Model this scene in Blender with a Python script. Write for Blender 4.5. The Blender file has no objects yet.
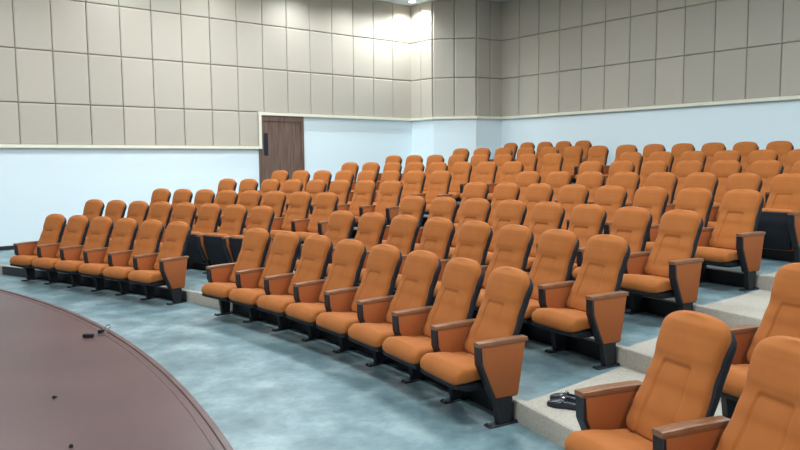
import bpy, bmesh, math, random
from mathutils import Vector, Matrix
S = bpy.context.scene
C = S.collection
PI = math.pi

# ------------------------------------------------------------------ camera
CAM_H = 1.742; FPX = 701.42; PITCH = 0.09175; ROLL = 0.008223; YAW = 0.682059
cam_d = bpy.data.cameras.new('camera'); cam = bpy.data.objects.new('camera', cam_d); C.objects.link(cam)
cam_d.sensor_width = 36.0; cam_d.lens = FPX / 800 * 36.0; cam_d.clip_start = 0.05; cam_d.clip_end = 100
M4 = Matrix.Rotation(-YAW, 4, 'Z') @ Matrix.Rotation(PI/2 - PITCH, 4, 'X') @ Matrix.Rotation(-ROLL, 4, 'Z')
M4.translation = Vector((0, 0, CAM_H))
cam.matrix_world = M4
S.camera = cam

# ------------------------------------------------------------------ world, exposure
w = bpy.data.worlds.new('world'); S.world = w; w.use_nodes = True
w.node_tree.nodes['Background'].inputs[0].default_value = (0.75, 0.88, 1, 1)
w.node_tree.nodes['Background'].inputs[1].default_value = 0.05
S.view_settings.view_transform = 'Standard'; S.view_settings.look = 'None'
S.view_settings.exposure = 0.0; S.view_settings.gamma = 1.0; S.view_settings.use_curve_mapping = False

# ------------------------------------------------------------------ lamps under the ceiling
CEIL = 5.85
COOL = (0.86, 0.95, 1.0)
ADDED_PANELS = [  # x, y, watts of ceiling panels added out of view to light the hall
    (-4.0, -3.0, 160), (-4.0, 2.5, 170), (-4.0, 8.0, 150),
    (1.5, -3.0, 190), (1.5, 2.5, 200), (1.5, 7.5, 200), (1.5, 11.8, 130),
    (6.2, -3.0, 160), (6.2, 2.5, 170), (6.2, 7.5, 180), (6.2, 11.8, 265),
    (10.4, -2.5, 80), (10.4, 3.5, 85), (9.6, 9.0, 110)]
SPOTS = [(4.55, 13.95, 110), (6.6, 13.95, 70), (8.6, 13.95, 210), (1.0, 13.95, 70), (10.2, 13.9, 190), (11.2, 13.95, 260), (12.0, 14.2, 330)]
def lamp(kind, loc, watts, **kw):
    d = bpy.data.lights.new('ceiling_lamp', kind); o = bpy.data.objects.new('lamp_light', d); C.objects.link(o)
    o.location = loc; d.energy = watts*0.76; d.color = COOL
    for k, v in kw.items(): setattr(d, k, v)
    return o
for x, y, p in ADDED_PANELS:
    lamp('AREA', (x, y, CEIL - 0.075), p, shape='SQUARE', size=1.1)
for x, y, p in SPOTS:
    lamp('SPOT', (x, y, CEIL - 0.06), p, spot_size=math.radians(150), spot_blend=0.9, shadow_soft_size=0.08)

# ------------------------------------------------------------------ helpers
def mat(name, col, rough=0.6, metal=0.0, spec=0.5, emis=None):
    m = bpy.data.materials.new(name); m.use_nodes = True
    b = m.node_tree.nodes['Principled BSDF']
    b.inputs['Base Color'].default_value = (*col, 1); b.inputs['Roughness'].default_value = rough
    b.inputs['Metallic'].default_value = metal; b.inputs['Specular IOR Level'].default_value = spec
    if emis:
        b.inputs['Emission Color'].default_value = (*emis[0], 1); b.inputs['Emission Strength'].default_value = emis[1]
    return m
def nd(m, t, **kw):
    n = m.node_tree.nodes.new(t)
    for k, v in kw.items():
        if k in n.inputs: n.inputs[k].default_value = v
        else: setattr(n, k, v)
    return n
def lk(m, a, ao, b, bi): m.node_tree.links.new(a.outputs[ao], b.inputs[bi])
def bsdf(m): return m.node_tree.nodes['Principled BSDF']
def ramp(m, stops):
    r = nd(m, 'ShaderNodeValToRGB'); el = r.color_ramp.elements
    el[0].position, el[0].color = stops[0][0], (*stops[0][1], 1)
    el[1].position, el[1].color = stops[-1][0], (*stops[-1][1], 1)
    for p, c in stops[1:-1]:
        e = el.new(p); e.color = (*c, 1)
    return r
def noise_col(m, scale, stops, coord='Object', detail=4, stretch=None):
    tc = nd(m, 'ShaderNodeTexCoord'); n = nd(m, 'ShaderNodeTexNoise'); n.inputs['Scale'].default_value = scale
    n.inputs['Detail'].default_value = detail
    if stretch:
        mp = nd(m, 'ShaderNodeMapping'); mp.inputs['Scale'].default_value = stretch
        lk(m, tc, coord, mp, 'Vector'); lk(m, mp, 'Vector', n, 'Vector')
    else: lk(m, tc, coord, n, 'Vector')
    r = ramp(m, stops); lk(m, n, 'Fac', r, 'Fac'); lk(m, r, 'Color', bsdf(m), 'Base Color')
    return tc, n, r
def bump(m, scale, strength, dist=0.002, coord='Object', detail=2):
    tc = nd(m, 'ShaderNodeTexCoord'); n = nd(m, 'ShaderNodeTexNoise'); n.inputs['Scale'].default_value = scale
    n.inputs['Detail'].default_value = detail
    b = nd(m, 'ShaderNodeBump'); b.inputs['Strength'].default_value = strength; b.inputs['Distance'].default_value = dist
    lk(m, tc, coord, n, 'Vector'); lk(m, n, 'Fac', b, 'Height'); lk(m, b, 'Normal', bsdf(m), 'Normal')

# upholstery
ORANGE = mat('orange_fabric', (0.42, 0.125, 0.03), 0.85, spec=0.25)
noise_col(ORANGE, 9, [(0.3, (0.360, 0.108, 0.021)), (0.7, (0.398, 0.124, 0.027))])
bump(ORANGE, 420, 0.25, 0.001)
bsdf(ORANGE).inputs['Sheen Weight'].default_value = 0.10
bsdf(ORANGE).inputs['Sheen Tint'].default_value = (1, 0.7, 0.45, 1)
SIDE = mat('orange_side_fabric', (0.37, 0.105, 0.030), 0.75, spec=0.25); bump(SIDE, 300, 0.2, 0.001)
BLACK = mat('black_plastic', (0.010, 0.011, 0.015), 0.6, spec=0.3)
STEEL = mat('black_painted_steel', (0.010, 0.011, 0.015), 0.5)
WOOD = mat('brown_wood', (0.2, 0.09, 0.04), 0.4)
noise_col(WOOD, 14, [(0.3, (0.17, 0.068, 0.030)), (0.7, (0.28, 0.122, 0.055))], stretch=(6, 0.8, 6))
# room
FABRIC = mat('beige_wall_fabric', (0.5, 0.45, 0.38), 0.9, spec=0.2)
_g = nd(FABRIC, 'ShaderNodeNewGeometry')
_r = ramp(FABRIC, [(0, (0.470, 0.420, 0.350)), (0.5, (0.495, 0.440, 0.368)), (1, (0.52, 0.458, 0.378))])
lk(FABRIC, _g, 'Random Per Island', _r, 'Fac'); lk(FABRIC, _r, 'Color', bsdf(FABRIC), 'Base Color')
BACK = mat('dark_groove_board', (0.38, 0.345, 0.29), 0.9)
WALL = mat('pale_blue_white_paint', (0.76, 0.85, 0.88), 0.6); bump(WALL, 60, 0.05, 0.001)
TRIM = mat('cream_wood_trim', (0.80, 0.75, 0.61), 0.45)
CEILM = mat('white_ceiling_paint', (0.72, 0.78, 0.80), 0.8)
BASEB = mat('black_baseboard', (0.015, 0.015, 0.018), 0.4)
VINYL = mat('marbled_blue_vinyl', (0.15, 0.3, 0.35), 0.28)
tc, n1, r1 = noise_col(VINYL, 2.0, [(0.30, (0.070, 0.120, 0.134)), (0.5, (0.160, 0.240, 0.258)), (0.70, (0.33, 0.425, 0.435))], detail=9)
n1.inputs['Distortion'].default_value = 0.0; n1.inputs['Roughness'].default_value = 0.68
_n2 = nd(VINYL, 'ShaderNodeTexNoise'); _n2.inputs['Scale'].default_value = 2.5; _n2.inputs['Detail'].default_value = 5
_mr = nd(VINYL, 'ShaderNodeMapRange'); _mr.inputs['To Min'].default_value = 0.34; _mr.inputs['To Max'].default_value = 0.44
lk(VINYL, tc, 'Object', _n2, 'Vector'); lk(VINYL, _n2, 'Fac', _mr, 'Value'); lk(VINYL, _mr, 'Result', bsdf(VINYL), 'Roughness')
CARPET = mat('beige_step_carpet', (0.4, 0.38, 0.33), 0.95, spec=0.1)
noise_col(CARPET, 60, [(0.3, (0.37, 0.33, 0.275)), (0.7, (0.47, 0.425, 0.36))], detail=6); bump(CARPET, 500, 0.5, 0.003)
STAGE = mat('mauve_brown_stage_boards', (0.2, 0.13, 0.12), 0.38)
noise_col(STAGE, 1.3, [(0.3, (0.068, 0.027, 0.026)), (0.7, (0.098, 0.044, 0.042))], detail=8); bump(STAGE, 30, 0.06, 0.001)
RIM = mat('red_brown_stage_edging', (0.22, 0.075, 0.06), 0.35)
noise_col(RIM, 5, [(0.3, (0.075, 0.034, 0.032)), (0.7, (0.13, 0.066, 0.06))], detail=5)
DOORM = mat('dark_walnut_door', (0.12, 0.07, 0.05), 0.45)
noise_col(DOORM, 7, [(0.3, (0.10, 0.058, 0.042)), (0.7, (0.20, 0.125, 0.095))], stretch=(3.5, 1, 0.25), detail=6)
DGLASS = mat('dark_glass', (0.012, 0.022, 0.032), 0.3)
SILVER = mat('silver_metal', (0.75, 0.75, 0.75), 0.25, 1.0)
LEATHER = mat('black_leather', (0.015, 0.018, 0.026), 0.33)
DIFF = mat('lamp_diffuser', (0.9, 0.95, 1), 0.5, emis=((0.85, 0.95, 1), 9.0))
WHITEM = mat('white_metal', (0.8, 0.8, 0.8), 0.4)

def link(name, me, material=None, parent=None):
    o = bpy.data.objects.new(name, me); C.objects.link(o)
    if material is not None and not me.materials: me.materials.append(material)
    if parent is not None: o.parent = parent
    return o
def obj(name, bm, material=None, parent=None, smooth=False):
    me = bpy.data.meshes.new(name)
    bmesh.ops.recalc_face_normals(bm, faces=bm.faces[:])
    bm.to_mesh(me); bm.free()
    if smooth:
        for p in me.polygons: p.use_smooth = True
        if smooth != 'all': me.set_sharp_from_angle(angle=math.radians(38))
    return link(name, me, material, parent)
def struct(name, bm, m, smooth=False):
    o = obj(name, bm, m, None, smooth); o['kind'] = 'structure'; return o
def tag(o, label, cat, group=None):
    o['label'] = label; o['category'] = cat
    if group: o['group'] = group
    return o
def empty(name, loc=(0, 0, 0), rz=0.0):
    o = bpy.data.objects.new(name, None); C.objects.link(o); o.empty_display_size = 0.1
    o.location = loc; o.rotation_euler = (0, 0, rz); return o
def box(bm, x0, y0, z0, x1, y1, z1, bev=0.0, seg=2):
    r = bmesh.ops.create_cube(bm, size=1.0)
    for v in r['verts']:
        v.co = Vector(((x0+x1)/2 + v.co.x*(x1-x0), (y0+y1)/2 + v.co.y*(y1-y0), (z0+z1)/2 + v.co.z*(z1-z0)))
    if bev:
        es = list({e for v in r['verts'] for e in v.link_edges})
        bmesh.ops.bevel(bm, geom=es, offset=bev, segments=seg, profile=0.5, affect='EDGES')
    return bm
def prism(bm, pts, axis, a0, a1, bev=0.0, seg=2):
    """extrude the polygon pts along an axis: 'x' uses (y, z) points, 'z' uses (x, y) points"""
    def P(p, a): return (a, p[0], p[1]) if axis == 'x' else (p[0], p[1], a)
    v0 = [bm.verts.new(P(p, a0)) for p in pts]; v1 = [bm.verts.new(P(p, a1)) for p in pts]
    n = len(pts); bm.faces.new(v0[::-1]); bm.faces.new(v1)
    for i in range(n): bm.faces.new((v0[i], v0[(i+1) % n], v1[(i+1) % n], v1[i]))
    if bev:
        es = list({e for v in v0+v1 for e in v.link_edges})
        bmesh.ops.bevel(bm, geom=es, offset=bev, segments=seg, profile=0.5, affect='EDGES')
    return bm
def loft(bm, rings, cap=True):
    vs = [[bm.verts.new(p) for p in r] for r in rings]; n = len(rings[0])
    for a, b in zip(vs, vs[1:]):
        for i in range(n): bm.faces.new((a[i], a[(i+1) % n], b[(i+1) % n], b[i]))
    if cap: bm.faces.new(vs[0][::-1]); bm.faces.new(vs[-1])
    return bm

# ------------------------------------------------------------------ plan of the hall (x: towards the rear wall, y: towards the side wall)
SP = 0.56
C1 = (-23.40677, 1.83957); R1, DR1 = 27.69812, 1.252597         # arcs of the left block
C2 = (-8.147716, 5.503128); R2, DR2 = 11.999256, 1.204780       # arcs of the middle and right blocks
TL = [0.3529, 0.3802, 0.3722, 0.3576, 0.3488, 0.3218, 0.3126, 0.2827]
TC = [0.1425, 0.1335, 0.1256, 0.1162, 0.1096, 0.0866, 0.0827, 0.1184]
Z = [0.0, 0.137, 0.278, 0.430, 0.573, 0.725, 0.876, 1.030, 1.177]
NL = [6, 8, 8, 8, 8, 8, 8, 7]; NC = [8, 8, 8, 8, 8, 7, 6, 7]
REAR = 14.04; SIDE_Y = 14.738; FRONT = -9.0; RIGHT_Y = -9.0
def polar(c, R, t): return (c[0] + R*math.cos(t), c[1] + R*math.sin(t))
def rowL(n): return R1 + DR1*(n-1)
def rowC(n): return R2 + DR2*(n-1)

def box_struct(name, a, b, m):
    return struct(name, box(bmesh.new(), *a, *b), m)
box_struct('floor', (FRONT, RIGHT_Y, -0.1), (REAR, SIDE_Y, 0.0), VINYL)
box_struct('ceiling', (FRONT-.2, RIGHT_Y-.2, CEIL), (REAR+.2, SIDE_Y+.2, CEIL+0.15), CEILM)
box_struct('wall_left', (FRONT, SIDE_Y, -0.1), (REAR+.2, SIDE_Y+0.2, CEIL), WALL)
box_struct('wall_rear', (REAR, RIGHT_Y, -0.1), (REAR+0.2, SIDE_Y, CEIL), WALL)
box_struct('wall_front', (FRONT-0.2, RIGHT_Y, -0.1), (FRONT, SIDE_Y, CEIL), WALL)
box_struct('wall_right', (FRONT, RIGHT_Y-0.2, -0.1), (REAR, RIGHT_Y, CEIL), WALL)
PIER = [(12.40, SIDE_Y-.001), (12.42, 13.87), (13.18, 13.05), (REAR-.001, 12.95)]
struct('wall_pier', prism(bmesh.new(), PIER + [(REAR-.001, SIDE_Y-.001)], 'z', -0.05, CEIL-.001), WALL)

# padded wall panels: one mesh of pads for each wall
ZJ = [2.875, 3.865, 4.86, CEIL]
def pad(bm, p0, p1, n, s0, s1, z0, z1, t=0.05, gap=0.006, b=0.026):
    """pad on the wall line p0-p1 between lengths s0..s1, standing off along n"""
    d = Vector((p1[0]-p0[0], p1[1]-p0[1])).normalized(); p0 = Vector(p0); n = Vector(n)
    def P(s, z, o): q = p0 + d*s + n*o; return (q.x, q.y, z)
    s0 += gap; s1 -= gap; z0 += gap; z1 -= gap
    loft(bm, [[P(s0+e, z0+e, o), P(s1-e, z0+e, o), P(s1-e, z1-e, o), P(s0+e, z1-e, o)]
              for o, e in ((0.004, 0), (t-0.016, 0), (t-0.005, b*0.35), (t, b))])
def panel_wall(name, p0, p1, joints, zj=ZJ, extra=()):
    d = Vector((p1[0]-p0[0], p1[1]-p0[1])).normalized(); n = Vector((d.y, -d.x))
    mid = (Vector(p0)+Vector(p1))/2
    if (Vector((5, 5))-mid).dot(n) < 0: n = -n
    bm = bmesh.new()
    for z0, z1 in zip(zj, zj[1:]):
        for a, b in zip(joints, joints[1:]): pad(bm, p0, p1, n, a, b, z0, z1)
    for a, b, z0, z1 in extra: pad(bm, p0, p1, n, a, b, z0, z1)
    o = struct(name, bm, FABRIC)
    bm = bmesh.new()
    def slab(a, b, z0, z1, o0, o1):
        q = [Vector(p0)+d*a+n*o0, Vector(p0)+d*b+n*o0, Vector(p0)+d*b+n*o1, Vector(p0)+d*a+n*o1]
        prism(bm, [(v.x, v.y) for v in q], 'z', z0, z1)
    slab(joints[0], joints[-1], zj[0], zj[-1], -0.0005, 0.003)
    for a, b, z0, z1 in extra: slab(a, b, z0, z1, -0.0005, 0.003)
    struct(name+'_backing', bm, BACK)
# side wall: length measured along +x from FRONT
J0 = 2.822; JS = 0.6365
jl = sorted(J0 + JS*k - FRONT for k in range(-18, 15)) + [12.40 - FRONT]
jl = [j for j in jl if j >= 0]; jl = [0.0] + [j for j in jl if j > 0.05 and not 12.40-FRONT-0.2 < j < 12.40-FRONT-0.001]
DX0, DX1 = 7.77, 8.965
low = [j for j in jl if j + FRONT < 7.6] + [7.75 - FRONT]
panel_wall('wall_left_panels', (FRONT, SIDE_Y), (12.40, SIDE_Y), jl,
           extra=[(a, b, 2.095, 2.875) for a, b in zip(low, low[1:])])
for i, nm in enumerate(('wall_pier_panels_side', 'wall_pier_panels_corner', 'wall_pier_panels_rear')):
    a, b = PIER[i], PIER[i+1]; Ln = math.dist(a, b)
    panel_wall(nm, a, b, [0, Ln*0.5, Ln])
jr = [0.0] + [-0.012 + 0.6455*k for k in range(1, 34)] + [12.95 - RIGHT_Y]
panel_wall('wall_rear_panels', (REAR, 12.95), (REAR, RIGHT_Y), jr)

# cream trim under the panels
def trim(name, pts, z0, z1, t):
    bm = bmesh.new()
    outer = []; P = [Vector(p) for p in pts]
    for i, p in enumerate(P):
        ns = []
        for a, b in ((i-1, i), (i, i+1)):
            if 0 <= a and b < len(P):
                d = (P[b]-P[a]).normalized(); n = Vector((d.y, -d.x)); ns.append(n)
        n = sum(ns, Vector((0, 0))); n = n / max(n.length, 1e-6)
        outer.append(p + n*t/max(0.5, n.dot(ns[0])))
    loft(bm, [[(p.x, p.y, z0), (o.x, o.y, z0), (o.x, o.y, z1), (p.x, p.y, z1)] for p, o in zip(P, outer)])
    return struct(name, bm, TRIM)
line_up = [(7.75, SIDE_Y)] + PIER + [(REAR, RIGHT_Y)]
line_up[1] = (12.40, SIDE_Y); line_up[4] = (REAR, 12.95)
trim('trim_1', line_up, 2.81, 2.878, 0.085)
trim('trim_2', [(FRONT, SIDE_Y), (7.82, SIDE_Y)], 2.035, 2.10, 0.085)
struct('trim_3', box(bmesh.new(), 7.752, SIDE_Y-0.085, 2.10, 7.82, SIDE_Y-.0505, 2.81), TRIM)

# side door: leaf and dark frame, glass slot
dz0 = 0.56
bm = bmesh.new(); box(bm, DX0+.06, SIDE_Y-0.03, dz0, DX1-.07, SIDE_Y-.0005, 2.68, 0.004)
door = struct('door_1', bm, DOORM)
bm = bmesh.new()
box(bm, DX0, SIDE_Y-0.05, dz0, DX0+.06, SIDE_Y-.0005, 2.81); box(bm, DX1-.07, SIDE_Y-0.05, dz0, DX1, SIDE_Y-.0005, 2.81)
box(bm, DX0+.06, SIDE_Y-0.05, 2.68, DX1-.07, SIDE_Y-.0005, 2.81)
obj('door_frame', bm, DOORM, door)
obj('glass_slot', box(bmesh.new(), DX0+.12, SIDE_Y-0.036, 1.88, DX0+.23, SIDE_Y-.03, 2.40), DGLASS, door)

# ------------------------------------------------------------------ terraces
def step_curve(n, off=0.13):
    """front edge of terrace n (2..9): just under the head rests of row n-1; matched sample lists (right to left)"""
    m = n-1; Rc = rowC(m) - off; Rl = rowL(m) - off + 0.03
    tc0 = TC[m-1] + 1.05*SP/rowC(m)
    k_last = NL[m-1] - 1 if m != 8 else 6
    tl1 = TL[m-1] - (k_last + (1.0 if m < 8 else 0.5))*SP/rowL(m)
    pts = []
    tr = -0.72
    for i in range(61): pts.append(polar(C2, Rc, tr + (tc0-tr)*i/60))
    tl2 = math.asin(min(1, (SIDE_Y-0.004 - C1[1])/Rl))
    if n == 2:
        for i in range(31): pts.append(polar(C1, Rl, tl1 + (tl2-tl1)*i/30))
    else:      # past the last seat the edge runs square to the side wall
        tl3 = TL[m-1] + 0.9*SP/rowL(m)
        for i in range(25): pts.append(polar(C1, Rl, tl1 + (tl3-tl1)*i/24))
        e = pts[-1]
        for i in range(1, 7): pts.append((e[0], e[1] + (SIDE_Y-0.004-e[1])*i/6))
    return pts
curves = {n: step_curve(n) for n in range(2, 10)}
def clampP(p): return (min(p[0], REAR-.004), max(RIGHT_Y+.004, min(p[1], SIDE_Y-.004)))
curves[10] = [clampP((REAR-.004, p[1])) for p in curves[9]]
for n in range(2, 10):
    a = curves[n]; b = curves[n+1]; bm = bmesh.new()
    rings = []
    for p, q in zip(a, b):
        p = clampP(p); q = clampP(q)
        if q[0] < p[0]+.002: q = (p[0]+.002, q[1])
        q2 = (min(q[0]+0.02, REAR-.003), q[1])
        rings.append([(p[0], p[1], Z[n-2]-0.03 if n > 2 else -0.0), (p[0], p[1], Z[n-1]), (q2[0], q2[1], Z[n-1]), (q2[0], q2[1], Z[n-2]-0.03 if n > 2 else -0.0)])
    loft(bm, rings)
    struct('floor_terrace', bm, VINYL)
# carpet on the risers and nosings, whole width
def band(pts, z0, z1, proud, lip, lift=0.004):
    """thin carpet strip: vertical face and a lip folded back over the terrace"""
    bm = bmesh.new(); rings = []
    for i, p in enumerate(pts):
        a = Vector(pts[max(0, i-1)]); b = Vector(pts[min(len(pts)-1, i+1)])
        d = (b-a).normalized(); n = Vector((d.y, -d.x))      # towards the rear for right-to-left runs
        if n.x < 0: n = -n
        P = Vector(p); f = P - n*proud; g = P + n*lip
        r = 0.012
        rings.append([(P.x, P.y, z0), (f.x, f.y, z0), (f.x, f.y, z1-r), (f.x+n.x*r*.3, f.y+n.y*r*.3, z1-r*.3+lift), (f.x+n.x*r, f.y+n.y*r, z1+lift), (g.x, g.y, z1+lift), (g.x, g.y, z1), (P.x, P.y, z1)])
    loft(bm, rings); return bm
def sub(c, R, t0, t1, k=16): return [polar(c, R, t0+(t1-t0)*i/k) for i in range(k+1)]
for n in range(2, 10):
    struct('trim_step', band([clampP(p) for p in curves[n] if p[1] < SIDE_Y-.01], Z[n-2]+.001, Z[n-1], 0.008, 0.045), CARPET, True)
# carpeted treads of the right-hand aisle
def angC(n, k): return TC[min(n, 8)-1] - k*SP/rowC(n)
for n in range(2, 9):
    a_in, b_in = angC(n-1, 7.62), angC(n, 7.62)
    a_out, b_out = angC(n-1, 9.7), angC(n, 9.7)
    Ra, Rb = rowC(n-1)-0.125, rowC(n)-0.14
    rings = []
    for i in range(13):
        f = i/12; R = Ra + (Rb-Ra)*f
        # edge of the carpet follows the ends of the seat rows
        ti = a_in + (b_in-a_in)*f; to = a_out + (b_out-a_out)*f
        rings.append([polar(C2, R, ti + (to-ti)*j/6) for j in range(7)])
    bm = bmesh.new()
    z0, z1 = Z[n-1]+.0005, Z[n-1]+.0055
    top = [[bm.verts.new((p[0], p[1], z1)) for p in r] for r in rings]; bot = [[bm.verts.new((p[0], p[1], z0)) for p in r] for r in rings]
    for A, f in ((top, 1), (bot, -1)):
        for i in range(12):
            for j in range(6): bm.faces.new((A[i][j], A[i][j+1], A[i+1][j+1], A[i+1][j])[::f])
    for i in range(12):
        bm.faces.new((top[i][0], top[i+1][0], bot[i+1][0], bot[i][0])); bm.faces.new((top[i][6], bot[i][6], bot[i+1][6], top[i+1][6]))
    for j in range(6):
        bm.faces.new((top[0][j], bot[0][j], bot[0][j+1], top[0][j+1])); bm.faces.new((top[12][j], top[12][j+1], bot[12][j+1], bot[12][j]))
    struct('trim_aisle_carpet', bm, CARPET)
# thin black bands just in front of the risers in the seat blocks
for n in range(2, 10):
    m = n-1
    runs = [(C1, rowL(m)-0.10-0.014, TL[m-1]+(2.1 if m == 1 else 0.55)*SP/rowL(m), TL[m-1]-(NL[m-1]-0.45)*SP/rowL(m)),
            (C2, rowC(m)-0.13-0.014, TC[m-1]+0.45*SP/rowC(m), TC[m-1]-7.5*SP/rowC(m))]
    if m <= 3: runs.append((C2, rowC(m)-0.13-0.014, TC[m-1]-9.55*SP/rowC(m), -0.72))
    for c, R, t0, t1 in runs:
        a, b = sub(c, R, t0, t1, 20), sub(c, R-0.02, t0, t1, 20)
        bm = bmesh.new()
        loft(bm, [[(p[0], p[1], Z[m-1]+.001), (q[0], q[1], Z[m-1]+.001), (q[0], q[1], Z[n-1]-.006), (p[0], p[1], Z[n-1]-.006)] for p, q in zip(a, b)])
        struct('trim_riser_band', bm, BASEB)
# black baseboard stepping up along the side wall
for n in range(1, 10):
    def wx(k):
        if k < 2: return FRONT
        if k > 9: return 12.39
        c = curves[k][-1]; return min(c[0], 12.38)
    x0, x1 = wx(n), wx(n+1)
    if n >= 5:   # interrupted by the door
        segs = [(x0, min(x1, DX0)), (max(x0, DX1), x1)]
    else: segs = [(x0, x1)]
    for a, b in segs:
        if b-a > 0.02:
            struct('baseboard_left', box(bmesh.new(), a, SIDE_Y-0.018, Z[n-1]+.0005, b, SIDE_Y-.0005, Z[n-1]+0.075), BASEB)
struct('baseboard_rear', box(bmesh.new(), REAR-0.018, RIGHT_Y+.01, Z[8]+.0005, REAR-.0005, 12.9, Z[8]+0.09), BASEB)

# ------------------------------------------------------------------ stage
SC = (-12.55944, 6.49327); SR = 14.4876; SZ = 0.2
def arc(R, t0, t1, k): return [polar(SC, R, t0+(t1-t0)*i/k) for i in range(k+1)]
t_hi = math.asin((SIDE_Y-.01-SC[1])/SR); t_lo = -math.acos((FRONT+.3-SC[0])/SR)
t_lo = max(t_lo, -1.15)
top = [p for p in arc(SR-.03, t_lo, t_hi, 120)]
poly = [(max(p[0], FRONT+.01), max(p[1], RIGHT_Y+.01)) for p in top] + [(FRONT+.01, SIDE_Y-.01), (FRONT+.01, top[0][1] if top[0][1] > RIGHT_Y else RIGHT_Y+.01)]
struct('floor_stage', prism(bmesh.new(), poly, 'z', 0.0005, SZ), STAGE)
def ring_strip(name, Ra, Rb, z0, z1, m):
    bm = bmesh.new(); e = 0.004
    A, B = arc(Ra, t_lo, t_hi-.004, 160), arc(Rb, t_lo, t_hi-.004, 160)
    A2, B2 = arc(Ra+e, t_lo, t_hi-.004, 160), arc(Rb-e, t_lo, t_hi-.004, 160)
    loft(bm, [[(a[0], a[1], z0), (b[0], b[1], z0), (b[0], b[1], z1-e), (b2[0], b2[1], z1), (a2[0], a2[1], z1), (a[0], a[1], z1-e)]
              for a, b, a2, b2 in zip(A, B, A2, B2)])
    return struct(name, bm, m)
ring_strip('trim_stage_nosing', SR-0.04, SR, 0.10, SZ+0.010, RIM)
ring_strip('trim_stage_edging', SR-0.095, SR-0.080, SZ, SZ+0.004, RIM)
ring_strip('trim_stage_face', SR-0.0299, SR-0.006, 0.001, 0.10, STAGE)

# ------------------------------------------------------------------ auditorium seat, origin on the floor under the arm posts
# h = distance in front of the head rest; local y = 0.25 - h
def hy(h): return 0.25 - h
def lerp(t, pts):
    for (a, va), (b, vb) in zip(pts, pts[1:]):
        if t <= b: f = (t-a)/(b-a) if b > a else 0; f = max(0, f); f = f*f*(3-2*f)*0.5 + f*0.5; return va+(vb-va)*f
    return pts[-1][1]
ZB, ZT = 0.385, 0.985
def back_shape(front=True):
    """upholstered backrest: rings from bottom to top"""
    bm = bmesh.new(); rings = []
    N = 66; NF = 84
    def pw(z): return 0.086 + 0.026*max(0, (0.745-z)/0.36)
    for i in range(N+1):
        v = i/N; v = 1-(1-v)**1.55                         # finer towards the top
        z = ZB + (ZT-ZB)*v
        hw = lerp(z, [(0.385, 0.232), (0.50, 0.226), (0.62, 0.212), (0.72, 0.203), (0.80, 0.209), (0.88, 0.215), (0.985, 0.212)])
        top = max(0, (z-(ZT-0.125))/0.125)
        hw *= (1-top**3.1)**(1/3.1) if top < 1 else 0
        bot = max(0, (ZB+0.05-z)/0.05); 
        hw *= 1-0.12*bot**2
        hw = max(hw, 0.045)
        hc = lerp(z, [(0.385, 0.252), (0.50, 0.196), (0.65, 0.128), (0.78, 0.070), (0.90, 0.028), (0.985, 0.006)]) - 0.048
        th = lerp(z, [(0.385, 0.035), (0.45, 0.05), (0.60, 0.05), (0.72, 0.049), (0.80, 0.056), (0.87, 0.058), (0.94, 0.048), (0.985, 0.022)])
        hw *= 0.955
        ring = []
        us = [math.sin(PI/2*(-1+2*j/NF)) for j in range(NF+1)]
        us = [0.55*u + 0.45*(-1+2*j/NF) for j, u in enumerate(us)]
        for u in us:                                        # front side
            x = hw*u; d = th*max(0, 1-abs(u)**4.6)**(1/3.4)
            cx_, cz_ = abs(x)-(pw(z)-0.014), z-(0.745-0.014)   # stitched inner panel with rounded upper corners
            dist = (math.hypot(cx_, cz_)-0.014) if (cx_ > 0 and cz_ > 0) else max(cx_, cz_)-0.014
            if d > 0: d += 0.014*max(0, 1-u*u) - 0.011*math.exp(-(dist/0.007)**2) - 0.008*max(0.0, min(1.0, -dist/0.010))
            ring.append((x, hy(hc + d), z))
        for j in range(1, 20):                              # rear side
            u = math.cos(PI*j/20); d = -0.75*th*max(0, 1-abs(u)**4.6)**(1/3.4)
            ring.append((hw*u, hy(hc + d), z))
        rings.append(ring)
    return loft(bm, rings)
def shell_shape():
    bm = bmesh.new(); rings = []; N = 18; M = 36; z0, z1 = 0.30, 0.957
    for i in range(N+1):
        v = i/N; v = 1-(1-v)**1.5; z = z0+(z1-z0)*v
        hw = lerp(z, [(0.30, 0.215), (0.45, 0.232), (0.62, 0.222), (0.74, 0.217), (0.84, 0.225), (0.957, 0.224)])
        top = max(0, (z-(z1-0.12))/0.12); hw *= (1-top**2.7)**(1/2.7) if top < 1 else 0
        hw = max(hw, 0.05)*0.965
        hc = lerp(z, [(0.30, 0.257), (0.385, 0.220), (0.50, 0.163), (0.65, 0.092), (0.78, 0.040), (0.90, -0.004), (0.957, -0.022)]) - 0.048
        ring = []
        for j in range(M):
            a = 2*PI*j/M; ca, sa = math.cos(a), math.sin(a)
            x = hw*math.copysign(abs(ca)**0.4, ca); d = 0.036*math.copysign(abs(sa)**0.5, sa)
            if top > 0: d *= 1-0.4*top
            ring.append((x, hy(hc+d), z))
        rings.append(ring)
    return loft(bm, rings)
PIV_H, PIV_Z = 0.35, 0.33
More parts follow.
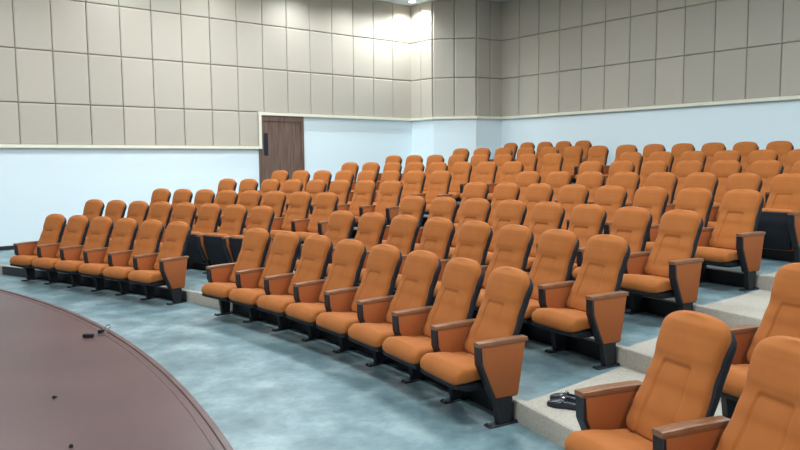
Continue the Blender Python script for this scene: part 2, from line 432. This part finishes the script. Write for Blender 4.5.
def cushion_shape():
    """seat cushion, rings from the back to the rounded front; built about its pivot"""
    bm = bmesh.new(); rings = []; N = 26; M = 44; h0, h1 = 0.115, 0.590
    for i in range(N+1):
        v = i/N; v = 1-(1-v)**1.6; h = h0+(h1-h0)*v
        zt = lerp(h, [(0.115, 0.365), (0.30, 0.380), (0.45, 0.404), (0.53, 0.409), (0.590, 0.390)])
        zb = lerp(h, [(0.115, 0.290), (0.40, 0.295), (0.50, 0.285), (0.590, 0.290)])
        hw = lerp(h, [(0.115, 0.215), (0.25, 0.234), (0.50, 0.238), (0.590, 0.238)])
        f = max(0, (h-(h1-0.06))/0.06); f = min(f, 0.985); e = (1-f**2.8)**(1/2.8)
        zc = (zt+zb)/2 - 0.012*f; ht = (zt-zb)/2*max(e, 0.3)
        fw = max(0, (h-(h1-0.06))/0.06); hw *= (1-min(fw, .99)**3)**(1/3)*0.25+0.75
        ring = []
        for j in range(M):
            a = 2*PI*j/M; ca, sa = math.cos(a), math.sin(a)
            x = hw*math.copysign(abs(ca)**0.36, ca); dz = ht*math.copysign(abs(sa)**0.5, sa)
            if dz > 0: dz += 0.008*(1-(abs(x)/hw)**2)*(1-f)
            if dz > 0 and h < .52: dz -= 0.005*math.exp(-((abs(x)-0.150)/0.009)**2)
            ring.append((x, -(h-PIV_H), zc+dz-PIV_Z))
        rings.append(ring)
    return loft(bm, rings)
def pan_shape():
    bm = bmesh.new(); rings = []; N = 12; M = 28
    for i in range(N+1):
        v = i/N; h = 0.14+(0.572-0.14)*v
        zt = 0.300; zb = lerp(h, [(0.14, 0.245), (0.30, 0.225), (0.46, 0.228), (0.572, 0.262)])
        hw = lerp(h, [(0.14, 0.20), (0.25, 0.225), (0.572, 0.232)])
        ring = []
        for j in range(M):
            a = 2*PI*j/M; ca, sa = math.cos(a), math.sin(a)
            ring.append((hw*math.copysign(abs(ca)**0.35, ca), -(h-PIV_H), (zt+zb)/2+(zt-zb)/2*math.copysign(abs(sa)**0.5, sa)-PIV_Z))
        rings.append(ring)
    return loft(bm, rings)
PROF = [(0.085, 0.546), (0.452, 0.546), (0.448, 0.430), (0.338, 0.185), (0.145, 0.185)]
POST = [(0.436, 0.5462), (0.454, 0.5462), (0.450, 0.429), (0.339, 0.183), (0.321, 0.183), (0.432, 0.431)]
PANEL = [(0.088, 0.545), (0.438, 0.545), (0.4335, 0.433), (0.325, 0.195), (0.145, 0.195)]
AX = 0.28
def yz(pts): return [(hy(h), z) for h, z in pts]
def frame_shape():
    bm = prism(bmesh.new(), yz(PROF), 'x', -0.027, 0.027, 0.004, 1)
    prism(bm, yz(POST), 'x', -0.0345, 0.0345, 0.003, 1)
    return bm
def side_panels_shape():
    bm = bmesh.new()
    prism(bm, yz(PANEL), 'x', 0.0272, 0.0345, 0.003, 2); prism(bm, yz(PANEL), 'x', -0.0345, -0.0272, 0.003, 2)
    return bm
def cap_shape():
    # rounded wooden arm rest, gently bowed upwards at the front
    bm = bmesh.new(); rings = []
    for i in range(13):
        v = i/12; h = 0.066+(0.460-0.066)*v; sl = 0.5435
        e = min(1, (0.35+4*min(v, 1-v)))
        zt = sl+0.030+0.004*math.sin(v*PI); zb = sl+0.003; hw = 0.037*(0.86+0.14*min(1, e))
        r = 0.008
        rings.append([(-hw, hy(h), zb), (hw, hy(h), zb), (hw, hy(h), zt-r), (hw-r*.3, hy(h), zt-r*.3), (hw-r, hy(h), zt), (-hw+r, hy(h), zt), (-hw+r*.3, hy(h), zt-r*.3), (-hw, hy(h), zt-r)])
    return loft(bm, rings)
def leg_shape():
    bm = bmesh.new()
    prism(bm, [(hy(0.180), 0.184), (hy(0.320), 0.184), (hy(0.295), 0.014), (hy(0.195), 0.014)], 'x', -0.024, 0.024, 0.004, 1)
    box(bm, -0.036, hy(0.375), 0.0, 0.036, hy(0.14), 0.012, 0.003, 1)
    for h in (0.36, 0.15):
        for x in (-.022, .022):
            bmesh.ops.create_cone(bm, cap_ends=True, segments=8, radius1=0.008, radius2=0.007, depth=0.008, matrix=Matrix.Translation((x, hy(h), 0.016)))
    return bm

def hinge_shape():
    bm = bmesh.new()
    for sx in (-1, 1):
        bmesh.ops.create_cone(bm, cap_ends=True, segments=14, radius1=0.014, radius2=0.011, depth=0.014, matrix=Matrix.Translation((sx*0.224, hy(0.100), 0.465)) @ Matrix.Rotation(sx*PI/2, 4, 'Y'))
    return bm
def mesh_of(name, bm, m, smooth=True):
    o = obj(name, bm, m, None, smooth); me = o.data; bpy.data.objects.remove(o); return me
ME = dict(backrest=mesh_of('backrest', back_shape(), ORANGE, 'all'), back_shell=mesh_of('back_shell', shell_shape(), BLACK, 'all'),
          cushion=mesh_of('seat_cushion', cushion_shape(), ORANGE, 'all'), pan=mesh_of('seat_pan', pan_shape(), BLACK, True),
          frame=mesh_of('armrest', frame_shape(), STEEL), panel=mesh_of('side_panel', side_panels_shape(), SIDE),
          hinge=mesh_of('hinge_bolt', hinge_shape(), WHITEM), cap=mesh_of('arm_cap', cap_shape(), WOOD), leg=mesh_of('leg', leg_shape(), STEEL))
def add_part(name, me, parent, loc=(0, 0, 0), rx=0.0, label=None):
    o = link(name, me, None, parent); o.location = loc; o.rotation_euler = (rx, 0, 0)
    if label: o['label'] = label
    return o
rnd = random.Random(4)
def seat(x, y, z, ang, label, group, left_arm=False, tip=0.0):
    """ang: direction from the stage to the seat; the seat faces the other way"""
    e = (math.cos(ang), math.sin(ang))
    ang += 0.005; e = (math.cos(ang), math.sin(ang))
    t = empty('auditorium_seat', (x - e[0]*0.25, y - e[1]*0.25, z), ang - PI/2)
    tag(t, label, 'seat', group)
    add_part('backrest', ME['backrest'], t); add_part('back_shell', ME['back_shell'], t, label='black plastic shell behind the backrest')
    add_part('hinge_bolt', ME['hinge'], t, label='small pale grey hinge bolts')
    c = add_part('seat_cushion', ME['cushion'], t, (0, hy(PIV_H + (-0.075 if tip else 0)), PIV_Z + (0.03 if tip else 0)), -math.radians(tip))
    add_part('seat_pan', ME['pan'], c, label='black underside of the cushion')
    for ax in ((-AX, AX) if left_arm else (AX,)):
        a = add_part('armrest', ME['frame'], t, (ax, 0, 0))
        add_part('side_panel', ME['panel'], a); add_part('arm_cap', ME['cap'], a, label='brown wooden arm cap')
        add_part('leg', ME['leg'], t, (ax, 0, 0))
    return t

ORD = ['first', 'second', 'third', 'fourth', 'fifth', 'sixth', 'seventh', 'eighth']
ROWN = ['front', 'second', 'third', 'fourth', 'fifth', 'sixth', 'seventh', 'eighth']
def which(i, n, vis_right=True):
    if i == 0: return 'leftmost'
    if i == n-1 and vis_right: return 'rightmost'
    return ORD[i] + ' from left'
TIPL = {(2, 5), (2, 6), (2, 7)}
TIPC = {(5, 7)}
for n in range(1, 9):
    for k in range(NL[n-1]):
        t = TL[n-1] - k*SP/rowL(n); p = polar(C1, rowL(n), t); tip = (n, k) in TIPL
        lab = 'orange seat%s, %s in the %s row of the left block' % (' tipped up' if tip else '', which(k, NL[n-1]), ROWN[n-1])
        seat(*p, Z[n-1], t, lab, 'seats in the left block', k == 0, 75 if tip else 0)
    for k in range(NC[n-1]):
        t = TC[n-1] - k*SP/rowC(n); p = polar(C2, rowC(n), t); tip = (n, k) in TIPC
        lab = 'orange seat%s, %s in the %s row of the middle block' % (' tipped up' if tip else '', which(k, NC[n-1]), ROWN[n-1])
        seat(*p, Z[n-1], t, lab, 'seats in the middle block', k == 0, 75 if tip else 0)
for k in range(5):
    y = [12.07, 11.52, 10.97, 10.42, 9.87][k]
    seat(13.40, y, Z[8], 0.0, 'orange seat, %s of five in the short top row by the rear corner' % which(k, 5), 'seats in the short top row', k == 0)
for n, x, y, ang, end, lab in (
        (1, 3.226, 1.711, -0.31, True, 'nearest orange seat beside the aisle steps, its left armrest above the shoes'),
        (1, 3.055, 1.177, -0.345, False, 'nearest orange seat at the bottom right corner of the photo'),
        (2, 4.37, 1.635, -0.275, True, 'orange seat at the right edge, directly behind the two nearest seats')):
    seat(x, y, Z[n-1], ang, lab, 'seats in the right block', end)

# ------------------------------------------------------------------ shoes on the aisle step
def shoe(loc, rz, label, mirror=1):
    t = empty('shoe', loc, rz); tag(t, label, 'shoe', 'pair of black shoes on the step')
    def prof(y):   # half width, sole shape along the length (toe at +y)
        return lerp(y, [(-0.13, 0.020), (-0.115, 0.031), (-0.06, 0.034), (0.0, 0.036), (0.06, 0.046), (0.10, 0.041), (0.125, 0.026), (0.135, 0.012)])
    ys = [-0.13+0.265*i/24 for i in range(25)]
    bm = bmesh.new()
    loft(bm, [[(-prof(y), y, 0.0), (prof(y), y, 0.0), (prof(y)+.002, y, 0.018), (-prof(y)-.002, y, 0.018)] for y in ys])
    obj('sole', bm, STEEL, t, True)
    bm = bmesh.new(); rings = []
    for y in ys:
        hw = prof(y)-0.001; top = lerp(y, [(-0.13, 0.040), (-0.11, 0.056), (-0.05, 0.048), (0.0, 0.056), (0.045, 0.052), (0.10, 0.040), (0.135, 0.024)])
        ring = []
        open_ = y < 0.015
        M = 22
        for j in range(M+1):
            a = PI*j/M; x = hw*math.cos(a); z = 0.018+(top-0.018)*abs(math.sin(a))**0.6
            if open_ and abs(x) < hw*0.72: z = 0.030 + 0.2*(z-0.030)*abs(x)/hw
            ring.append((x, y, z))
        rings.append(ring)
    loft(bm, rings, True); obj('upper', bm, LEATHER, t, True)
    bm = bmesh.new(); rings = []
    for j in range(15):
        a = PI*j/14; x = 0.041*math.cos(a); z = 0.02+0.042*abs(math.sin(a))**0.6
        rings.append([(x, 0.020, z), (x, 0.036, z), (x*1.06, 0.036, z+.004), (x*1.06, 0.020, z+.004)])
    loft(bm, rings); obj('strap', bm, LEATHER, t, True)
    bm = bmesh.new(); box(bm, -0.012, 0.017, 0.0625, 0.012, 0.039, 0.068, 0.002, 1); obj('buckle', bm, SILVER, t)
    return t
sz = Z[1]+0.0055
shoe((3.61, 2.74, sz), math.radians(24), 'black shoe with small buckle on the beige step, nearer the step edge')
shoe((3.71, 2.80, sz), math.radians(19), 'black shoe on the beige step, behind the other shoe')

# ------------------------------------------------------------------ things left on the stage
def tube(bm, pts, r, k=6):
    P = [Vector(p) for p in pts]; rings = []
    for i, p in enumerate(P):
        d = (P[min(i+1, len(P)-1)]-P[max(i-1, 0)]).normalized(); u = d.cross(Vector((0, 0, 1))); u = u.normalized() if u.length > 1e-4 else Vector((1, 0, 0)); v = d.cross(u)
        rings.append([tuple(p + (u*math.cos(2*PI*j/k)+v*math.sin(2*PI*j/k))*r) for j in range(k)])
    return loft(bm, rings)
t = empty('cable_connector', (1.70, 6.50, SZ), -YAW); tag(t, 'small black cable connector with thin wire loop near the stage edge', 'connector')
bm = box(bmesh.new(), -0.045, -0.02, 0, 0.045, 0.02, 0.032, 0.006); obj('plug', bm, BLACK, t)
bm = box(bmesh.new(), 0.03, 0.12, 0, 0.070, 0.17, 0.034, 0.006); obj('socket', bm, BLACK, t)
bm = tube(bmesh.new(), [(0.06, 0.15, 0.015), (0.07, 0.21, 0.05), (0.09, 0.25, 0.055), (0.115, 0.20, 0.045), (0.11, 0.11, 0.02), (0.08, 0.05, 0.012), (0.05, 0.02, 0.016), (0.03, 0.0, 0.016)], 0.004)
obj('wire', bm, mat('grey_wire', (0.12, 0.11, 0.11), 0.5), t, True)
def cap_piece(x, y, rz, label):
    bm = bmesh.new()
    bmesh.ops.create_cone(bm, cap_ends=True, segments=14, radius1=0.017, radius2=0.012, depth=0.022, matrix=Matrix.Translation((0, 0, 0.011)))
    bmesh.ops.create_cone(bm, cap_ends=True, segments=10, radius1=0.006, radius2=0.006, depth=0.03, matrix=Matrix.Translation((0.012, 0, 0.006)) @ Matrix.Rotation(PI/2, 4, 'Y'))
    o = obj('plastic_cap', bm, BLACK, None, True); o.location = (x, y, SZ+.0002); o.rotation_euler = (0, 0, rz); o.scale = (0.7,)*3
    tag(o, label, 'cap', 'black bits on the stage')
cap_piece(1.061, 4.942, 0.3, 'tiny black cap on the stage boards, farther from the camera')
cap_piece(0.932, 4.010, 1.4, 'tiny black cap on the stage boards at the bottom of the photo')

# ------------------------------------------------------------------ ceiling fixtures
for x, y, p in ADDED_PANELS:  # housings for the added, unseen light panels
    t = empty('added_ceiling_panel', (x, y, CEIL), 0); tag(t, 'added square ceiling light panel, out of view', 'ceiling light', 'added ceiling light panels')
    bm = bmesh.new()
    for a in ((-.6, -.6, .6, -.56), (-.6, .56, .6, .6), (-.6, -.56, -.56, .56), (.56, -.56, .6, .56)): box(bm, a[0], a[1], -0.07, a[2], a[3], -0.0005)
    obj('frame', bm, WHITEM, t)
    obj('diffuser', box(bmesh.new(), -.558, -.558, -0.05, .558, .558, -0.03), DIFF, t)
for x, y, p in SPOTS:
    t = empty('downlight', (x, y, CEIL), 0); tag(t, 'round ceiling downlight above the panelled side wall', 'downlight', 'downlights along the side wall')
    bm = bmesh.new(); bmesh.ops.create_cone(bm, cap_ends=True, segments=24, radius1=0.11, radius2=0.12, depth=0.02, matrix=Matrix.Translation((0, 0, -0.011)))
    obj('ring', bm, WHITEM, t, True)
    bm = bmesh.new(); bmesh.ops.create_cone(bm, cap_ends=True, segments=24, radius1=0.085, radius2=0.085, depth=0.006, matrix=Matrix.Translation((0, 0, -0.0245)))
    obj('lens', bm, DIFF, t, True)
